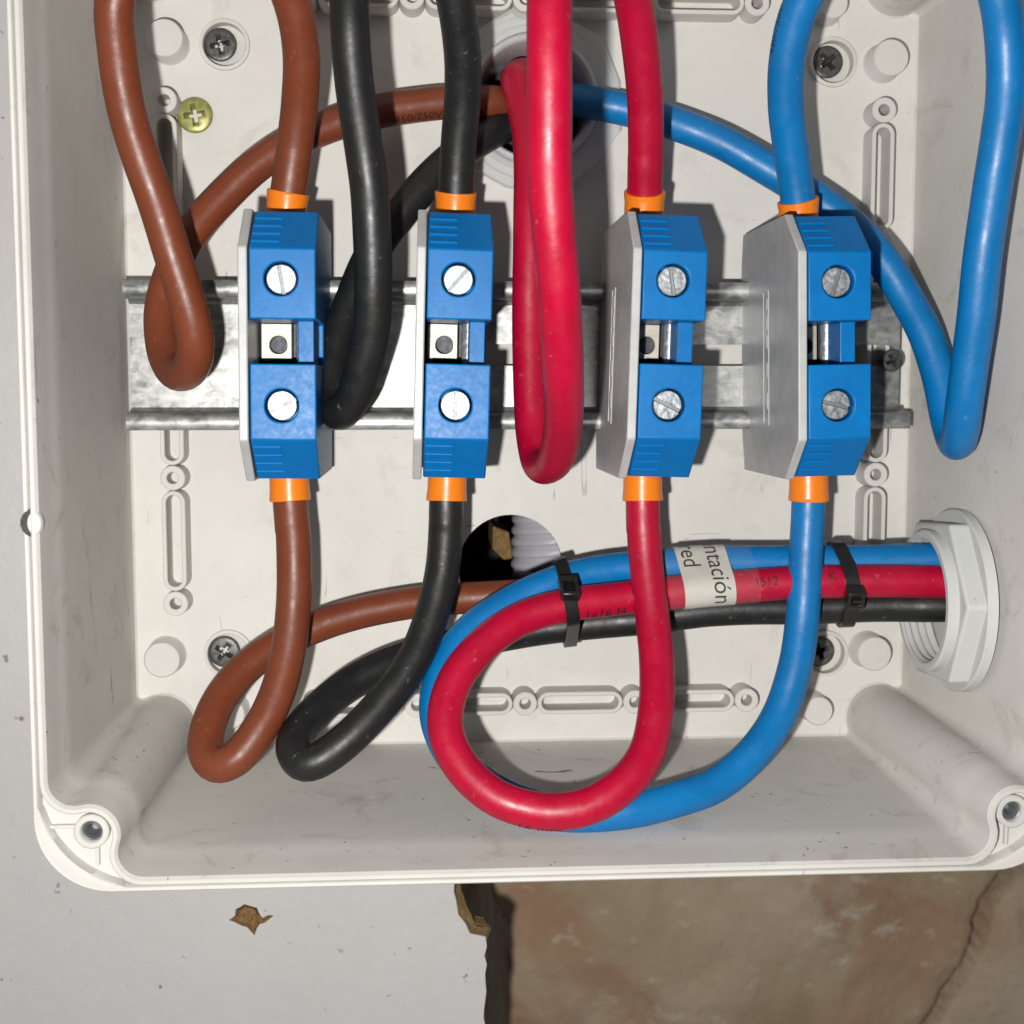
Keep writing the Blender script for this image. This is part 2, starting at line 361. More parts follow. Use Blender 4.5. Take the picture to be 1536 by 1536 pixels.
BX = (0, 0, 0)
box = empty("junction_box", BX, "open white plastic junction box with wired terminals inside", "junction box")
GX, GY = (2.1, 61.4)          # cable gland in the floor
HX, HY, HR = (-3.3, -52.3, 13.1)          # open round hole in the floor
SCREWS = [(-71.9, 74.3), (76.5, 72.5), (-73.8, -73.5), (77.5, -75.5)]
FL0 = outline(XL, XR, YB, YT, 6.0, 5.0, 8.4, 1.5)
def tub():
    inner = outline(XL + .5, XR - .5, YB + .5, YT - .5, 6.0, 5.0, 8.4, 1.2)
    holes = [circle(GX, GY, 14.6, 48), circle(HX, HY, HR, 56)] + [circle(a, b, 5.1, 32) for a, b in SCREWS]
    f = MB(); f.fill([inner] + holes, lambda a, b: (a, b, 0.0))
    for h in holes[:2]: f.loft([[(a, b, 0) for a, b in h], [(a, b, -2.8) for a, b in h]])
    f.build("tub_floor", BOX, box, BX, smooth=35)
    w = MB()
    lv = [[(a, b, 0.0) for a, b in inner], [(a, b, .5) for a, b in FL0]]
    for h in (8, 16, 24, 32, 40, 48, 56, 60.5):
        t = h / RIMH
        lv.append([(a, b, h) for a, b in outline(*lerp_box(t), 6 + 1.2 * t, 5 + 3.4 * t, 8.4 - 1.8 * t, 1.5 + 3 * t)])
    for h, g in ((61.1, .10), (66, .2), (RIMH - .8, .5), (RIMH - .2, .9)):
        t = h / RIMH
        lv.append([(a, b, h) for a, b in outline(*lerp_box(t), 6 + 1.2 * t, 5 + 3.4 * t, 8.4 - 1.8 * t, 1.5 + 3 * t, grow=g)])
    w.loft(lv); w.build("tub_wall", WALLP, box, BX, smooth=24)
    # raised sealing lip round the mouth
    l = MB()
    O = lambda g: outline(RXL, RXR, RYB, RYT, 7.2, 8.4, 6.6, 4.5, grow=g)
    l.loft([[(a, b, h) for a, b in O(g)] for g, h in ((.9, RIMH - .2), (1.1, RIMH), (1.75, RIMH), (1.95, RIMH - .2), (2.0, RIMH - 4.5))])
    l.build("sealing_lip", RIB, box, BX, smooth=40)
    OUT = lambda g, r=15.0: rounded(RXL - 3.7 + g, RXR + 3.7 - g, RYB - 3.6 + g, RYT + 3.6 - g, r - g)
    p = MB(); p.fill([OUT(1.0), O(2.0)] + [circle(a, b, 3.3, 24) for a in (RXL + 7.2, RXR - 7.2) for b in (RYB + 8.4, RYT - 8.4)], lambda a, b: (a, b, RIMH - 4.2)); p.build("rim_ledge", RIB, box, BX, smooth=0)
    r = MB()
    r.loft([[(a, b, h) for a, b in OUT(g)] for g, h in ((1.25, RIMH - 4.4), (1.15, RIMH - 1.2), (.95, RIMH - .9), (.35, RIMH - .9), (0.05, RIMH - 1.2), (0, RIMH - 5), (1.2, RIMH - 5.2), (3.2, -2.9))])
    r.build("outer_wall", BOX, box, BX, smooth=40)
    # the corner pockets' outer shoulders
    for sx, sy in ((-1, -1), (1, -1), (-1, 1), (1, 1)):
        ex, ey = (RXL - 3.7 if sx < 0 else RXR + 3.7), (RYB - 3.6 if sy < 0 else RYT + 3.6)
        cx, cy = ex - sx * 15, ey - sy * 15
        a0 = math.atan2(sy, sx) - math.pi / 4
        k = MB()
        rows = []
        for wd, hh in ((0, RIMH - .95), (.80, RIMH - 1.0), (.93, RIMH - 1.3), (1.0, RIMH - 4.3)):
            row = []
            for i in range(29):
                u = -.12 + 1.24 * i / 28; th = 2.9 * max(0.0, math.sin(math.pi * max(0.0, min(1.0, i / 28)))) ** .7 * (.35 + .65 * wd) * wd if wd else 0.0
                rr = 15 - .92 - th; a = a0 + math.pi / 2 * max(0.0, min(1.0, u))
                ex2 = (u - 1) * math.pi / 2 * 15 if u > 1 else (u * math.pi / 2 * 15 if u < 0 else 0)
                row.append((cx + rr * math.cos(a) - ex2 * math.sin(a), cy + rr * math.sin(a) + ex2 * math.cos(a), hh))
            rows.append(row)
        k.loft(rows, closed=False); k.build("corner_shoulder", RIB, box, BX, smooth=50)
        px, py = (RXL + 7.2 if sx < 0 else RXR - 7.2), (RYB + 8.4 if sy < 0 else RYT - 8.4)
        c = MB(); c.lathe([(3.5, -5), (3.5, 1.6), (3.2, 1.9), (2.35, 1.9), (2.1, 1.6), (2.1, -2.6)], (px, py, RIMH - 4.2), n=28)
        so = c.build("screw_socket", RIB, box, BX, smooth=40)
        ins = MB(); ins.lathe([(2.08, .8), (1.95, .9), (1.7, .75), (1.5, .2), (1.3, .35), (1.05, -.5), (.95, -1.4), (.8, -2.4), (.02, -2.5)], (px, py, RIMH - 4.2), n=20)
        o = ins.build("threaded_insert", SLOTD, so, BX, smooth=30); o["label"] = "dull metal threaded insert in a corner of the box"
        g = MB()
        g.box(min(px + sx * 3.3, px + sx * 8.2), max(px + sx * 3.3, px + sx * 8.2), py + .9 * -sy - .35, py + .9 * -sy + .35, RIMH - 4.3, RIMH - 3.0)
        g.build("pocket_rib", RIB, box, BX, bevel=.15)
        g = MB()
        g.box(px + .9 * sx * -1 - .35, px + .9 * sx * -1 + .35, min(py + sy * 3.3, py + sy * 7.2), max(py + sy * 3.3, py + sy * 7.2), RIMH - 4.3, RIMH - 3.0)
        g.build("pocket_rib", RIB, box, BX, bevel=.15)
    # knocked-out hinge hole on the left rim; its dark gap is painted on a crescent
    nx, ny = (-101.2, -33.7)
    d = MB(); d.lathe([(.02, .8), (2.0, .75), (2.3, .45), (2.4, -.6)], (nx + 1.6, ny, RIMH - .9), n=24)
    for i, q in enumerate(d.v): d.v[i] = (nx + 1.6 + (q[0] - nx - 1.6) * .62, q[1], q[2])
    d.build("hinge_plug", RIB, box, BX)
    d = MB(); pts = []
    for i in range(25):
        t = math.radians(78 + 204 * i / 24); rr = 2.75 + .25 * noise.noise(Vector((i * .9, 0, 0)))
        pts.append((nx + 1.5 + rr * math.cos(t) * .95, ny + rr * math.sin(t)))
    for i in range(25):
        t = math.radians(282 - 204 * i / 24); pts.append((nx + 1.6 + 1.75 * math.cos(t) * .8, ny + 2.3 * math.sin(t)))
    d.prism(pts, RIMH - 1.6, RIMH - .55, lambda a, b, c: (a, b, c)); d.build("hinge_break", GAP_DARK, box, BX, smooth=0)["label"] = "dark crescent painting the gap of the broken hole in the left rim"
tub()

# screw wells, bosses, slotted ribs on the floor
for a, b in SCREWS:
    k = MB(); k.lathe([(6.1, 0.02), (6.0, .75), (5.8, .85), (5.2, .85), (5.05, .6), (5.05, -2.4), (2.0, -2.5)], (a, b, 0), n=36)
    k.build("screw_well", RIB, box, BX, smooth=30)
for a, b, r in [(-84.9, 74.1, 4.4), (-88.9, -73.6, 4.4), (89.0, 72.3, 4.4), (88.4, -74.5, 4.4), (74.3, -89.0, 3.7), (-72.8, -87.4, 3.7), (74.4, 84.9, 3.7)]:
    k = MB(); k.lathe([(r + .45, 0), (r + .1, .5), (r, 6.3), (r - .25, 6.6), (.02, 6.62)], (a, b, 0), n=32)
    k.build("boss", RIB, box, BX, smooth=40)
RH = 6.6
def slot(cx, cy, length, vertical):
    k = MB(); half = length / 2 - 3.0
    o0, o1, i1, i0 = stadium(cx, cy, half, 2.95, vertical), stadium(cx, cy, half, 2.8, vertical), stadium(cx, cy, half, 1.75, vertical), stadium(cx, cy, half, 1.6, vertical)
    k.loft([[(a, b, 0) for a, b in o0], [(a, b, RH - .2) for a, b in o1], [(a, b, RH) for a, b in stadium(cx, cy, half, 2.6, vertical)],
            [(a, b, RH) for a, b in stadium(cx, cy, half, 1.95, vertical)], [(a, b, RH - .2) for a, b in i1], [(a, b, 0.03) for a, b in i0]])
    k.build("slotted_rib", RIB, box, BX, smooth=40)
def eye(cx, cy):
    k = MB(); k.lathe([(3.15, 0), (3.0, RH - .1), (2.8, RH + .1), (1.6, RH + .1), (1.4, RH - .1), (1.3, 1.0), (.02, 1.0)], (cx, cy, 0), n=28)
    k.build("ring_post", RIB, box, BX, smooth=40)
for X in (-85.3, 87.6):
    ys = [59.8, 27.8, -29.2, -59.8]
    for y in ys: eye(X, y)
    for a, b in zip(ys[:-1], ys[1:]): slot(X, (a + b) / 2, abs(a - b) - 5.8, True)
for Y in (-85.9, 84.5):
    xs = [-52.4, -27.0, -0.1, 27.5, 55.8]
    for x in xs: eye(x, Y)
    for a, b in zip(xs[:-1], xs[1:]): slot((a + b) / 2, Y, abs(a - b) - 5.8, False)

# ------------------------------------------------------------------ screws
def cross_screw(name, x, y, h, r, mat, label, cat="screw", rot=0.3, dome=.5, group=None):
    root = (x, y, h)
    k = MB(); n = 36
    # head with a real cross recess: outer ring lathe plus a recessed cross
    arm, wid = r * .62, r * .17
    cross = [(wid, wid), (wid, arm), (-wid, arm), (-wid, wid), (-arm, wid), (-arm, -wid), (-wid, -wid), (-wid, -arm), (wid, -arm), (wid, -wid), (arm, -wid), (arm, wid)]
    c, s = math.cos(rot), math.sin(rot); cross = [(a * c - b * s, a * s + b * c) for a, b in cross]
    ring = circle(0, 0, r * .80, n)
    k.fill([ring, cross], lambda a, b: (x + a, y + b, h + dome))
    k.loft([[(x + a, y + b, h + dome) for a, b in cross], [(x + a * .5, y + b * .5, h + dome - r * .5) for a, b in cross], [(x + a * .06, y + b * .06, h + dome - r * 1.1) for a, b in cross]])
    k.lathe([(r * .80, dome), (r * .93, dome * .72), (r, dome * .2), (r * .98, -.3), (r * .5, -2.2), (r * .42, -6)], (x, y, h), n=n)
    return tag(k.build(name, mat, None, root, smooth=32), label, cat, group)
for (a, b), lb, ro in zip(SCREWS, ("black cross-head screw in the well left of the yellow screw's corner, top left of the box",
                                   "black cross-head screw in the well behind the upper blue cable, top right",
                                   "black cross-head screw in the well beside the lower brown cable loop",
                                   "black cross-head screw in the well behind the lower blue cable, bottom right"), (.2, .7, 1.0, .4)):
    lb = {0: "black cross-head screw in a well at the top left of the box floor"}.get(SCREWS.index((a, b)), lb)
    cross_screw("mounting_screw", a + (-1.2 if a < 0 else -1.0), b + .3, -1.3, 3.95, BLACK_SCREW, lb, rot=ro, group="mounting screws in the box floor")
YSX, YSY = (-79.1, 57.5)
cross_screw("yellow_screw", YSX, YSY, 1.0, 4.25, YELLOW_SCREW, "yellow zinc cross-head screw driven through the box floor beside the upper brown cable", rot=.15, dome=.9)

# ------------------------------------------------------------------ DIN rail
def rail():
    x0, x1 = (-94.4, 93.3)
    R = (x0, 0, RH)
    root = empty("mounting_rail", R, "galvanised slotted steel rail carrying the four terminal blocks", "rail")
    b = RH + .05; t = 1.0
    loops = [[(x0, -12.2), (x1 - .8, -12.2), (x1 - .8, 12.2), (x0, 12.2)]]
    loops[0] = loops[0][::-1]
    SL = [(-63.0, -46.4), (-24.0, 0.1), (39.3, 59.1), (79.5, 91.8)]
    for a, c in SL: loops.append(stadium((a + c) / 2, 0.35, (c - a) / 2 - 2.6, 2.6, False))
    w = MB(); w.fill(loops, lambda a, c: (a, c, b + t)); 
    for l in loops[1:]: w.loft([[(a, c, b + t) for a, c in l], [(a, c, b) for a, c in l]])
    w.build("rail_web", RAIL, root, R, smooth=30)
    for s in (1, -1):
        prof = [(12.2, b + t), (12.9, b + 1.4), (13.3, b + 2.2), (13.35, b + 6.0), (13.7, b + 7.0), (14.4, b + 7.5), (17.3, b + 7.5), (17.5, b + 7.3), (17.5, b + 6.6), (14.5, b + 6.5), (14.3, b + 5.8), (14.3, b + 1.2), (13.4, b + .1), (12.2, b)]
        k = MB(); k.prism([(s * a, c) for a, c in prof], x0, x1, lambda a, c, e: (e, a, c)); k.build("rail_flange", RAIL, root, R, smooth=50)
rail()
RSX, RSY = (89.8, -1.0)
cross_screw("rail_screw", RSX, RSY, RH + 3.2, 2.75, BLACK_SCREW, "small dark cross-head screw fixing the right end of the rail", rot=.5, dome=.7)

# ------------------------------------------------------------------ terminal blocks
def ext(poly, x0, x1): return MB().prism(poly, x0, x1, lambda a, b, c: (c, a, b))
H1, HT, HE = 45.5, 56.0, 9.0
EY, FY, N1, N0 = 28.0, 19.4, 5.2, -3.9
def block_body(parent):
    b = MB(); xa, xb = -6.7, 6.7; nd = 22.0
    prof = [(-EY, HE), (-EY, H1), (-FY, HT), (N0, HT), (N0, HT - nd), (N1, HT - nd), (N1, HT), (FY, HT), (EY, H1), (EY, HE)]
    n = len(prof)
    b.add([(xa, a, c) for a, c in prof], [tuple(range(n))]); b.add([(xb, a, c) for a, c in prof], [tuple(range(n))])
    for i in range(n):
        (a, c), (a2, c2) = prof[i], prof[(i + 1) % n]
        if c == HT and c2 == HT:
            sy = (13.3 if a + a2 > 0 else -12.4)
            hole = circle(-.35, sy, 3.45, 32)
            b.fill([[(xa, a), (xb, a), (xb, a2), (xa, a2)], hole], lambda p, q: (p, q, HT))
            b.loft([[(p, q, HT) for p, q in hole], [(p, q, HT - 6) for p, q in hole]])
            b.add([(p, q, HT - 6) for p, q in hole], [tuple(range(32))])
        else:
            b.add([(xa, a, c), (xb, a, c), (xb, a2, c2), (xa, a2, c2)], [(0, 1, 2, 3)])
    return b.build("body", BLUE_BODY, parent, smooth=25, bevel=.32, seg=3)
def make_block():
    root = bpy.data.objects.new("terminal_block", None); scene.collection.objects.link(root); root.empty_display_size = .01
    block_body(root)
    # plate that closes the open left side
    pl = [(-EY - .5, HE - .5), (-EY - .5, H1 + .4), (-FY - .2, HT + .45), (FY + .2, HT + .45), (EY + .5, H1 + .4), (EY + .5, HE - .5), (20, HE - 2.5), (-20, HE - 2.5)]
    p = ext(pl, -8.95, -7.05).build("end_plate", PLATE, root, smooth=25, bevel=.3)
    # faint raised moulding marks on the outside of the plate
    for y0, y1, a, c in ((-17, 13.5, 27.6, 28.1), (-17, 13.5, 32.0, 32.5), (13.1, 13.5, 28.1, 32.0), (-17, -16.6, 28.1, 32.0)):
        MB().box(-9.12, -8.94, y0, y1, a, c).build("moulded_mark", PLATE, p, smooth=0)
    for y0, y1 in ((9.2, 11.6), (4.6, 7.6), (0.4, 3.4), (-6.2, -2.8), (-13.4, -9.6)):
        MB().box(-9.12, -8.94, y0, y1, 29.0, 31.2).build("moulded_mark", PLATE, p, smooth=0)
    # grip ridges on the two sloping shoulders
    L = math.hypot(EY - FY, HT - H1); uy, uh = (EY - FY) / L, -(HT - H1) / L; ny, nh = -uh, uy
    for s in (1, -1):
        for k in range(4):
            d0 = 1.9 + k * 2.85; d1 = d0 + .75; q = []
            for d, o in ((d0, -.3), (d0, .42), (d1, .42), (d1, -.3)):
                q.append((s * (FY + uy * d + ny * o), HT + uh * d + nh * o))
            ext(q, -6.45, -.6).build("grip_ridge", BLUE_BODY, root, smooth=0, bevel=.08, seg=1)
    # connector bar in the notch, with its tapped hole
    bar = MB(); hole = circle(-2.7, .5, 1.9, 28); bx0, bx1, by0, by1, bh = -6.4, .2, -2.5, 5.1, HT - 17.0
    rect = [(bx0, by0), (bx1, by0), (bx1, by1), (bx0, by1)]
    bar.fill([rect, hole], lambda a, b: (a, b, bh)); bar.loft([[(a, b, bh) for a, b in rect], [(a, b, bh - 3.6) for a, b in rect]])
    bar.loft([[(a, b, bh) for a, b in hole], [(a, b, bh - 3.4) for a, b in hole]])
    bo = bar.build("connector_bar", TIN, root, smooth=30, bevel=.18)
    d = MB(); d.add([(a, b, bh - 3.2) for a, b in hole], [tuple(range(28))]); d.build("hole_shade_disc", RECESS_SHADE, bo, smooth=0)  # dark disc at the bottom of the bore, painting its shade
    cy_ = MB(); cy_.loft([[(2.6 + 1.55 * math.cos(2 * math.pi * i / 24), yy, HT - 17.6 + 1.55 * math.sin(2 * math.pi * i / 24)) for i in range(24)] for yy in (N0 + .02, N1 - .02)])
    cy_.build("contact_pin", ZINC, root, smooth=40)
    MB().box(2.4, 5.7, N0 - .05, N1 + .05, HT - 21.9, HT - 7.5).build("divider_post", BLUE_BODY, root, smooth=0, bevel=.2)
    MB().box(-6.65, 2.3, N0 + .05, N1 - .05, HT - 22.0, HT - 21.4).build("notch_shade", RECESS_SHADE, root, smooth=0)  # dark slab laid in the blue notch to paint its depth shade
    return root
def slotted_screw(x, y, h, ang, parent):
    k = MB(); r, sw = 3.05, .42
    for s in (1, -1):
        a0 = math.asin(sw / r); pts = [(r * math.cos(a0 + (math.pi - 2 * a0) * i / 18), s * r * math.sin(a0 + (math.pi - 2 * a0) * i / 18)) for i in range(19)]
        ins = [(a * .93, s * sw + (b - s * sw) * .93) for a, b in pts]
        c, q = math.cos(ang), math.sin(ang)
        f = lambda a, b, z: (x + a * c - b * q, y + a * q + b * c, z)
        k.loft([[f(a, b, h - 1.4) for a, b in pts], [f(a, b, h - .2) for a, b in pts], [f(a, b, h) for a, b in ins]])
        k.add([f(a, b, h) for a, b in ins], [tuple(range(19))])
    o = k.build("clamp_screw", ZINC, parent, smooth=30)
    d = MB(); d.lathe([(3.0, -3), (3.0, -1.2), (.02, -1.2)], (x, y, h), n=28); d.build("screw_slot", SLOTD, o, smooth=30)  # slot floor in darker metal, shade put into its colour
proto = make_block()
def copy_tree(o, parent=None):
    c = o.copy(); scene.collection.objects.link(c)
    if parent is not None: c.parent = parent
    for ch in list(o.children): copy_tree(ch, c)
    return c
BLK = [(-53.4, 1.0, 0.5, -80, 25), (-17.6, 1.0, 1.6, 50, 90), (26.8, 1.0, 1.6, 100, -25), (62.2, 1.0, -1.2, 72, -15)]   # x, y, turn in degrees, screw angles
LBL = ("blue terminal block nearest the left wall, clamping the two brown cables",
       "blue terminal block clamping the two black cables",
       "blue terminal block clamping the two red cables",
       "blue terminal block nearest the right wall, clamping the two blue cables")
blocks = [proto] + [copy_tree(proto) for _ in range(3)]
for o, (bx, by, turn, s1, s2), lb in zip(blocks, BLK, LBL):
    o.location = W(bx, by, 0); o.rotation_euler = (0, math.radians(turn), 0)
    slotted_screw(-.35, 13.3, HT - 1.3, math.radians(s1), o); slotted_screw(-.35, -12.4, HT - 1.3, math.radians(s2), o)
    tag(o, lb, "terminal block", "blue terminal blocks on the rail")

# ------------------------------------------------------------------ cables
class Path:
    def __init__(s, ctrl, step=1.0, smooth=24):
        c = [Vector(p) for p in ctrl]; pts = []
        c = [c[0] * 2 - c[1]] + c + [c[-1] * 2 - c[-2]]
        for i in range(1, len(c) - 2):
            p0, p1, p2, p3 = c[i - 1], c[i], c[i + 1], c[i + 2]
            t0 = 0.0; t1 = t0 + max(1e-3, (p1 - p0).length) ** .5; t2 = t1 + max(1e-3, (p2 - p1).length) ** .5; t3 = t2 + max(1e-3, (p3 - p2).length) ** .5
            n = max(2, int((p2 - p1).length / step))
            for k in range(n):
                t = t1 + (t2 - t1) * k / n
                a1 = p0 * ((t1 - t) / (t1 - t0)) + p1 * ((t - t0) / (t1 - t0)); a2 = p1 * ((t2 - t) / (t2 - t1)) + p2 * ((t - t1) / (t2 - t1)); a3 = p2 * ((t3 - t) / (t3 - t2)) + p3 * ((t - t2) / (t3 - t2))
                b1 = a1 * ((t2 - t) / (t2 - t0)) + a2 * ((t - t0) / (t2 - t0)); b2 = a2 * ((t3 - t) / (t3 - t1)) + a3 * ((t - t1) / (t3 - t1))
                pts.append(b1 * ((t2 - t) / (t2 - t1)) + b2 * ((t - t1) / (t2 - t1)))
        pts.append(c[-2])
        for it in range(2 * smooth):
            lam = .5 if it % 2 == 0 else -.525
            q = pts[:]
            for i in range(1, len(pts) - 1): q[i] = pts[i] + ((pts[i - 1] + pts[i + 1]) * .5 - pts[i]) * lam
            pts = q
        ph = ctrl[0][0] * .37
        for i in range(20, len(pts) - 12):        # stiff cable never bends perfectly evenly
            pts[i] = pts[i] + noise.noise_vector(Vector((ph, i * .055, ctrl[0][1]))) * .32
        s.p = pts; s.s = [0.0]
        for a, b in zip(pts[:-1], pts[1:]): s.s.append(s.s[-1] + (b - a).length)
    def at(s, d):
        d = max(0, min(s.s[-1], d))
        import bisect
        i = min(len(s.p) - 2, max(0, bisect.bisect_right(s.s, d) - 1))
        t = (d - s.s[i]) / max(1e-6, s.s[i + 1] - s.s[i])
        tan = (s.p[min(len(s.p) - 1, i + 2)] - s.p[max(0, i - 1)]).normalized()
        return s.p[i].lerp(s.p[i + 1], t), tan
    def near(s, q): return min(range(len(s.p)), key=lambda i: (s.p[i] - Vector(q)).length)
def tube_rings(path, r, n=26):
    T = []
    P = path.p
    for i in range(len(P)): T.append((P[min(i + 1, len(P) - 1)] - P[max(i - 1, 0)]).normalized())
    N = T[0].orthogonal().normalized(); rings = []
    for i in range(len(P)):
        N = (N - T[i] * N.dot(T[i])).normalized(); B = T[i].cross(N)
        r1 = r * (1 + .018 * noise.noise(Vector((P[0].x * .3, i * .04, 5.0))))
        rings.append([tuple(P[i] + (N * math.cos(2 * math.pi * k / n) + B * math.sin(2 * math.pi * k / n)) * r1) for k in range(n)])
    return rings
def sleeve(path, s0, s1, prof, n=30):
    rings = []
    for d, r in prof:
        c, T = path.at(s0 + (s1 - s0) * d); N = (Vector((0, 0, 1)) - T * T.z).normalized(); B = T.cross(N)
        rings.append([tuple(c + (N * math.cos(2 * math.pi * k / n) + B * math.sin(2 * math.pi * k / n)) * r) for k in range(n)])
    return MB().loft(rings)
CR_ = 3.92
PATHS = {}
def text_tris(txt, size):
    cu = bpy.data.curves.new("t", 'FONT'); cu.body = txt; cu.size = size; cu.align_x = 'LEFT'; cu.resolution_u = 3
    o = bpy.data.objects.new("t", cu); scene.collection.objects.link(o)
    dg = bpy.context.evaluated_depsgraph_get(); me = bpy.data.meshes.new_from_object(o.evaluated_get(dg))
    bm = bmesh.new(); bm.from_mesh(me); bmesh.ops.triangulate(bm, faces=bm.faces)
    for _ in range(4):
        es = [e for e in bm.edges if e.calc_length() > .5]
        if not es: break
        bmesh.ops.subdivide_edges(bm, edges=es, cuts=1); bmesh.ops.triangulate(bm, faces=bm.faces)
    v = [(q.co.x, q.co.y) for q in bm.verts]; bm.verts.index_update(); f = [tuple(q.index for q in g.verts) for g in bm.faces]
    bm.free(); bpy.data.objects.remove(o); bpy.data.curves.remove(cu); bpy.data.meshes.remove(me)
    return v, f
def print_on(path, parent, root, txt, near, size, turn, flip=1):
    """ink printed along the sheath; turn = degrees round the sheath from the side facing the viewer"""
    v, f = text_tris(txt, size); s0 = path.s[path.near(near)]; out = []
    for a, b in v:
        c, T = path.at(s0 + flip * a); T = T * flip
        N = (Vector((0, 0, 1)) - T * T.z).normalized(); B = N.cross(T)
        ph = math.radians(turn) + (b - size * .35) / CR_
        out.append(tuple(c + (N * math.cos(ph) + B * math.sin(ph)) * (CR_ + .11)))
    MB().add(out, f).build("printed_text", INK, parent, root, smooth=0)
def cable(key, ctrl, mat, label, ferr):
    p = Path(ctrl); PATHS[key] = p; root = tuple(p.p[0])
    e = empty("power_cable", root, label, "cable", "cables wired to the terminal blocks")
    b = MB(); rg = tube_rings(p, CR_); b.loft(rg); n = len(rg[0])
    b.add(rg[0], [tuple(range(n))]); b.add(rg[-1], [tuple(range(n))])
    b.build("sheath", mat, e, root, smooth=60)
    s1 = p.s[min(range(len(p.p) // 3), key=lambda i: abs(abs(p.p[i].y - 1) - ferr))]
    sleeve(p, 0, s1, ((0, 4.3), (.82, 4.45), (.93, 4.62), (.985, 4.62), (1.0, 4.45), (1.0, 3.95), (.9, 3.9))).build("ferrule", ORANGE, e, root, smooth=40)
    return e, p, root

U1 = [(-55.5, 23.5, 30.0), (-55.1, 29.3, 30.0), (-54.5, 33.5, 31.0), (-52.8, 43.2, 33.0), (-50.8, 53.6, 38.0), (-50.0, 61.8, 44.0), (-51.2, 70.6, 51.0), (-55.1, 78.1, 58.0), (-62.3, 81.0, 62.0), (-72.3, 80.5, 63.0), (-80.4, 76.0, 61.0), (-84.6, 68.0, 58.0), (-84.8, 58.3, 56.0), (-83.9, 48.4, 54.0), (-81.7, 38.3, 52.0), (-78.6, 27.9, 50.0), (-75.8, 17.3, 48.0), (-73.7, 7.8, 46.0), (-73.3, 1.0, 43.0), (-75.5, -3.6, 38.0), (-79.5, -4.0, 32.0), (-82.6, 0.5, 27.0), (-83.8, 9.2, 23.0), (-82.3, 16.8, 21.0), (-78.4, 25.9, 20.0), (-72.3, 34.0, 18.0), (-63.6, 42.8, 16.0), (-53.0, 50.1, 14.0), (-42.3, 54.7, 12.0), (-29.9, 58.0, 10.5), (-17.4, 59.9, 9.0), (-8.6, 60.1, 8.0), (-2.4, 60.4, 3.0), (1.6, 63.3, -12.0)]
U2 = [(-17.6, 23.7, 30.0), (-17.5, 28.1, 30.0), (-17.5, 33.8, 31.0), (-17.0, 43.5, 34.0), (-16.2, 53.8, 39.0), (-16.2, 62.1, 45.0), (-18.0, 70.9, 52.0), (-21.7, 78.8, 58.0), (-28.2, 81.8, 62.0), (-35.3, 78.2, 63.0), (-38.5, 70.2, 62.0), (-38.7, 63.9, 62.0), (-38.1, 52.9, 60.0), (-36.6, 40.3, 58.0), (-35.3, 30.1, 56.0), (-34.9, 19.7, 54.0), (-35.1, 11.7, 52.0), (-35.8, 3.6, 49.0), (-37.6, -3.3, 46.0), (-40.1, -9.9, 42.0), (-43.2, -13.1, 38.0), (-45.1, -11.0, 33.0), (-45.3, -3.8, 29.0), (-43.8, 4.7, 25.0), (-41.1, 12.4, 22.0), (-38.0, 20.1, 20.0), (-33.1, 28.7, 18.0), (-26.9, 36.6, 16.0), (-19.1, 44.8, 13.0), (-11.9, 50.5, 10.0), (-5.3, 54.8, 6.0), (0.1, 59.0, -3.0), (2.7, 61.7, -14.0)]
U3 = [(24.6, 23.3, 30.0), (24.8, 27.7, 30.0), (24.8, 34.2, 31.0), (24.1, 43.6, 36.0), (23.0, 53.7, 42.0), (21.1, 61.9, 48.0), (18.1, 70.4, 56.0), (13.5, 75.7, 68.0), (6.8, 76.5, 80.0), (0.4, 69.5, 92.0), (-2.8, 60.0, 99.0), (-3.1, 50.9, 100.0), (-3.0, 41.2, 99.0), (-2.7, 30.3, 97.0), (-1.7, 19.2, 94.0), (-0.2, 7.9, 89.0), (1.3, -2.7, 82.0), (2.4, -10.2, 73.0), (3.3, -17.3, 61.0), (2.8, -23.8, 46.0), (0.9, -24.7, 38.0), (-0.1, -19.1, 32.0), (-0.5, -7.4, 28.0), (-0.8, 4.7, 26.0), (-0.7, 16.9, 25.0), (-0.4, 27.5, 24.0), (-0.1, 39.8, 22.0), (-0.2, 51.0, 18.0), (-1.4, 59.6, 13.0), (-2.3, 65.3, 8.0), (-0.1, 68.4, 0.0), (2.1, 70.9, -13.0)]
U4 = [(60.1, 22.0, 30.0), (60.2, 27.2, 30.0), (59.9, 32.7, 31.0), (57.7, 41.4, 34.0), (54.2, 53.1, 40.0), (52.8, 62.9, 46.0), (54.1, 72.2, 52.0), (58.5, 79.8, 58.0), (67.3, 83.2, 64.0), (78.0, 80.8, 68.0), (85.4, 74.0, 70.0), (88.3, 67.7, 70.0), (89.8, 60.1, 70.0), (91.0, 51.7, 68.0), (90.6, 40.3, 66.0), (90.4, 27.6, 63.0), (90.2, 14.4, 60.0), (90.6, 0.8, 56.0), (91.1, -10.4, 52.0), (92.8, -17.7, 46.0), (94.2, -19.7, 40.0), (94.3, -15.3, 35.0), (93.4, -5.2, 31.0), (91.1, 4.9, 28.0), (87.3, 13.5, 25.0), (82.5, 21.6, 23.0), (76.2, 29.7, 20.0), (67.3, 37.3, 17.0), (56.6, 44.2, 15.0), (45.7, 50.6, 13.0), (33.3, 55.8, 11.0), (22.4, 58.9, 9.0), (14.6, 60.8, 7.0), (9.7, 63.0, 0.0), (8.5, 65.8, -13.0)]
